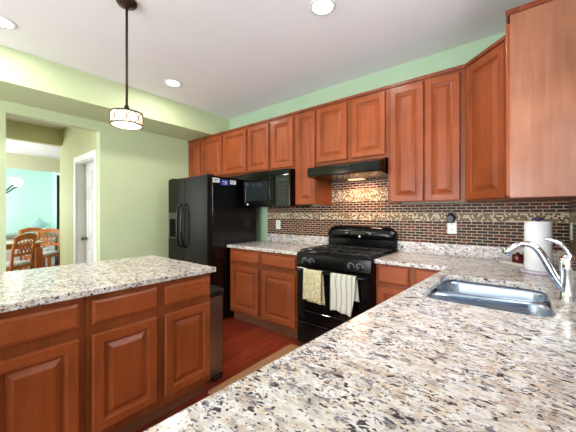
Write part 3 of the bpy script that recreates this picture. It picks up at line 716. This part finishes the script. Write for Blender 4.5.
# ------------------------------------------------------------------ dining room things
def chair(x, y, rz, label):
    t = thing('dining_chair', label, 'chair', (x, y, 0), rz, 'dining chairs')   # faces +y
    w2 = .225
    obj('seat', MB().rings([[(p[0], p[1], z) for p in rrect(-w2+o, w2-o, -.21+o, .22-o, .04, 4)] for o, z in ((.01,.425),(0,.432),(0,.455),(.02,.472))]), 'seat', t)
    obj('seat_rail', MB().box(-w2, w2, -.21, .215, .375, .428), 'orange_wood', t, bevel=.004)
    for sx in (-1, 1):
        obj('leg', MB().box(sx*(w2-.02)-.02, sx*(w2-.02)+.02, .175, .215, 0, .375), 'orange_wood', t, bevel=.003)
        obj('leg', MB().tube([(sx*(w2-.02), -.225, 0), (sx*(w2-.02), -.20, .40), (sx*(w2-.02), -.215, .65), (sx*(w2-.02), -.265, .90)], .021, 8), 'orange_wood', t)
    n = 10
    tr_ = MB(); lo = []
    for k in range(n+1):
        u = k/n*2-1; xx = u*(w2+.01); zt = .90+.06*(1-u*u); y0 = -.265-.02*(1-u*u)
        lo.append([(xx, y0-.014, zt-.095), (xx, y0+.014, zt-.095), (xx, y0+.012, zt), (xx, y0-.016, zt)])
    obj('top_rail', tr_.rings(lo), 'orange_wood', t, bevel=.004)
    obj('lower_rail', MB().box(-w2+.02, w2-.02, -.235, -.21, .585, .635), 'orange_wood', t, bevel=.003)
    la = MB()
    for k in range(-3, 5):
        for s in (-1, 1):
            xa, xb = -s*.16+k*.075-.04, -s*.16+k*.075-.04+s*.16
            if max(abs(xa), abs(xb)) <= w2-.03: la.tube([(xa, -.225, .63), (xb, -.265, .83)], .009, 6)
    for xx in (-.12, -.04, .04, .12): la.tube([(xx, -.222, .63), (xx, -.265, .83)], .008, 6)
    obj('lattice_back', la, 'orange_wood', t)
dt = thing('dining_table', 'honey oak dining table seen through the doorway', 'table', (-7.24, .62, 0))
obj('table_top', MB().box(-.30, .30, -.72, .72, .735, .765), 'tabletop', dt, bevel=.006)
obj('apron', MB().box(-.25, .25, -.67, .67, .655, .735), 'orange_wood', dt)
for sx in (-1, 1):
    for y in (-.65, .65): obj('leg', MB().box(sx*.235-.05, sx*.235+.05, y-.05, y+.05, 0, .655), 'orange_wood', dt, bevel=.006)
chair(-6.66, .82, 2.36, 'dining chair with lattice back, nearest to the doorway')
chair(-7.90, 1.50, -2.2, 'orange dining chair at the right end of the dining table')
chair(-8.66, 1.50, -PI/2, 'orange dining chair behind the dining table, mostly hidden')
bn = thing('window_bench', 'cushioned bench under the bright dining bay', 'bench', (-9.45, 1.06, 0))
obj('bench_box', MB().box(-.38, .34, -.88, .9, 0, .70), 'white', bn); obj('cushion', MB().box(-.38, .36, -.88, .9, .70, .80), 'bench', bn, bevel=.02)
def pillow(x, y, rz, s, m, label, tilt):
    b = MB(); lo = []; N = 9
    for k in range(N):
        d = (k/(N-1)*2-1); sc = (1-d*d)**.35 if abs(d) < 1 else .02
        lo.append([((u[0]*s/2)*sc, d*.07, (u[1]*s/2)*sc) for u in ((-1,-1),(0,-.86),(1,-1),(.86,0),(1,1),(0,.86),(-1,1),(-.86,0))])
    o = obj('throw_pillow', b.rings(lo, smooth=True), m, loc=(x, y, .803+s*.70), rot=(tilt, PI/4, rz)); tag(o, label, 'pillow', 'pillows on the dining bench')
pillow(-9.52, 1.72, PI/2, .30, 'pillow', 'pale teal pillow standing on its corner on the dining bench', .0)
tag(obj('throw_pillow', MB().rings([[(p[0]*sc, p[1]*sc, z) for p in rrect(-.15, .15, -.11, .11, .04, 4)] for sc, z in ((.3,.0),(.85,.02),(1,.06),(.85,.10),(.3,.12))], smooth=True), 'pillow_w', loc=(-9.24, 1.78, .802)), 'white pillow lying flat on the dining bench', 'pillow', 'pillows on the dining bench')
dp = MB(); pts = []
for k in range(25): pts.append((-8.14+.016*math.sin(k*1.3), 1.795-.045+.09*k/24))
L = [[(p[0], p[1], z) for p in pts]+[(p[0]+.012, p[1], z) for p in reversed(pts)] for z in (.84, 2.2)]
tag(obj('drape', dp.rings(L, smooth=False), 'drape', loc=(-.42, .125, 0)), 'narrow dark drape at the right of the dining bay', 'curtain')
ch = thing('chandelier', 'lit chandelier with scrolled arms over the dining table', 'chandelier', (-7.2, .66, 2.565))
obj('rod', MB().lathe([(.05,0),(.05,-.02),(.01,-.03),(.01,-.80),(.03,-.84),(.035,-.90),(.01,-.95)], n=16), 'iron', ch)
for k in range(5):
    a = 2*PI*k/5+.72; c, s = math.cos(a), math.sin(a)
    pth = smooth_path([(.02*c,.02*s,-.88),(.14*c,.14*s,-.93),(.25*c,.25*s,-.88),(.34*c,.34*s,-.80),(.40*c,.40*s,-.78)], 5)
    ar = obj('arm', MB().tube(pth, .012, 8), 'iron', ch)
    obj('glass_shade', MB().lathe([(.02,0),(.05,.02),(.075,.07),(.08,.12)], .40*c, .40*s, -.77, n=16, close1=False), 'frost', ar)
l = bpy.data.lights.new('chandelier_bulb', 'POINT'); l.energy = 14; l.color = (1, .95, .85); l.shadow_soft_size = .25
o = bpy.data.objects.new('chandelier_bulb', l); C.objects.link(o); o.parent = ch; o.location = (0, 0, -1.05)
l = bpy.data.lights.new('hall_area_light', 'AREA'); l.shape = 'DISK'; l.size = .3; l.energy = 5; l.color = (1, .92, .78)  # disk area light below the hall ceiling, no fixture built
o = bpy.data.objects.new('hall_area_light', l); C.objects.link(o); o.location = (-5.0, .3, 2.64)
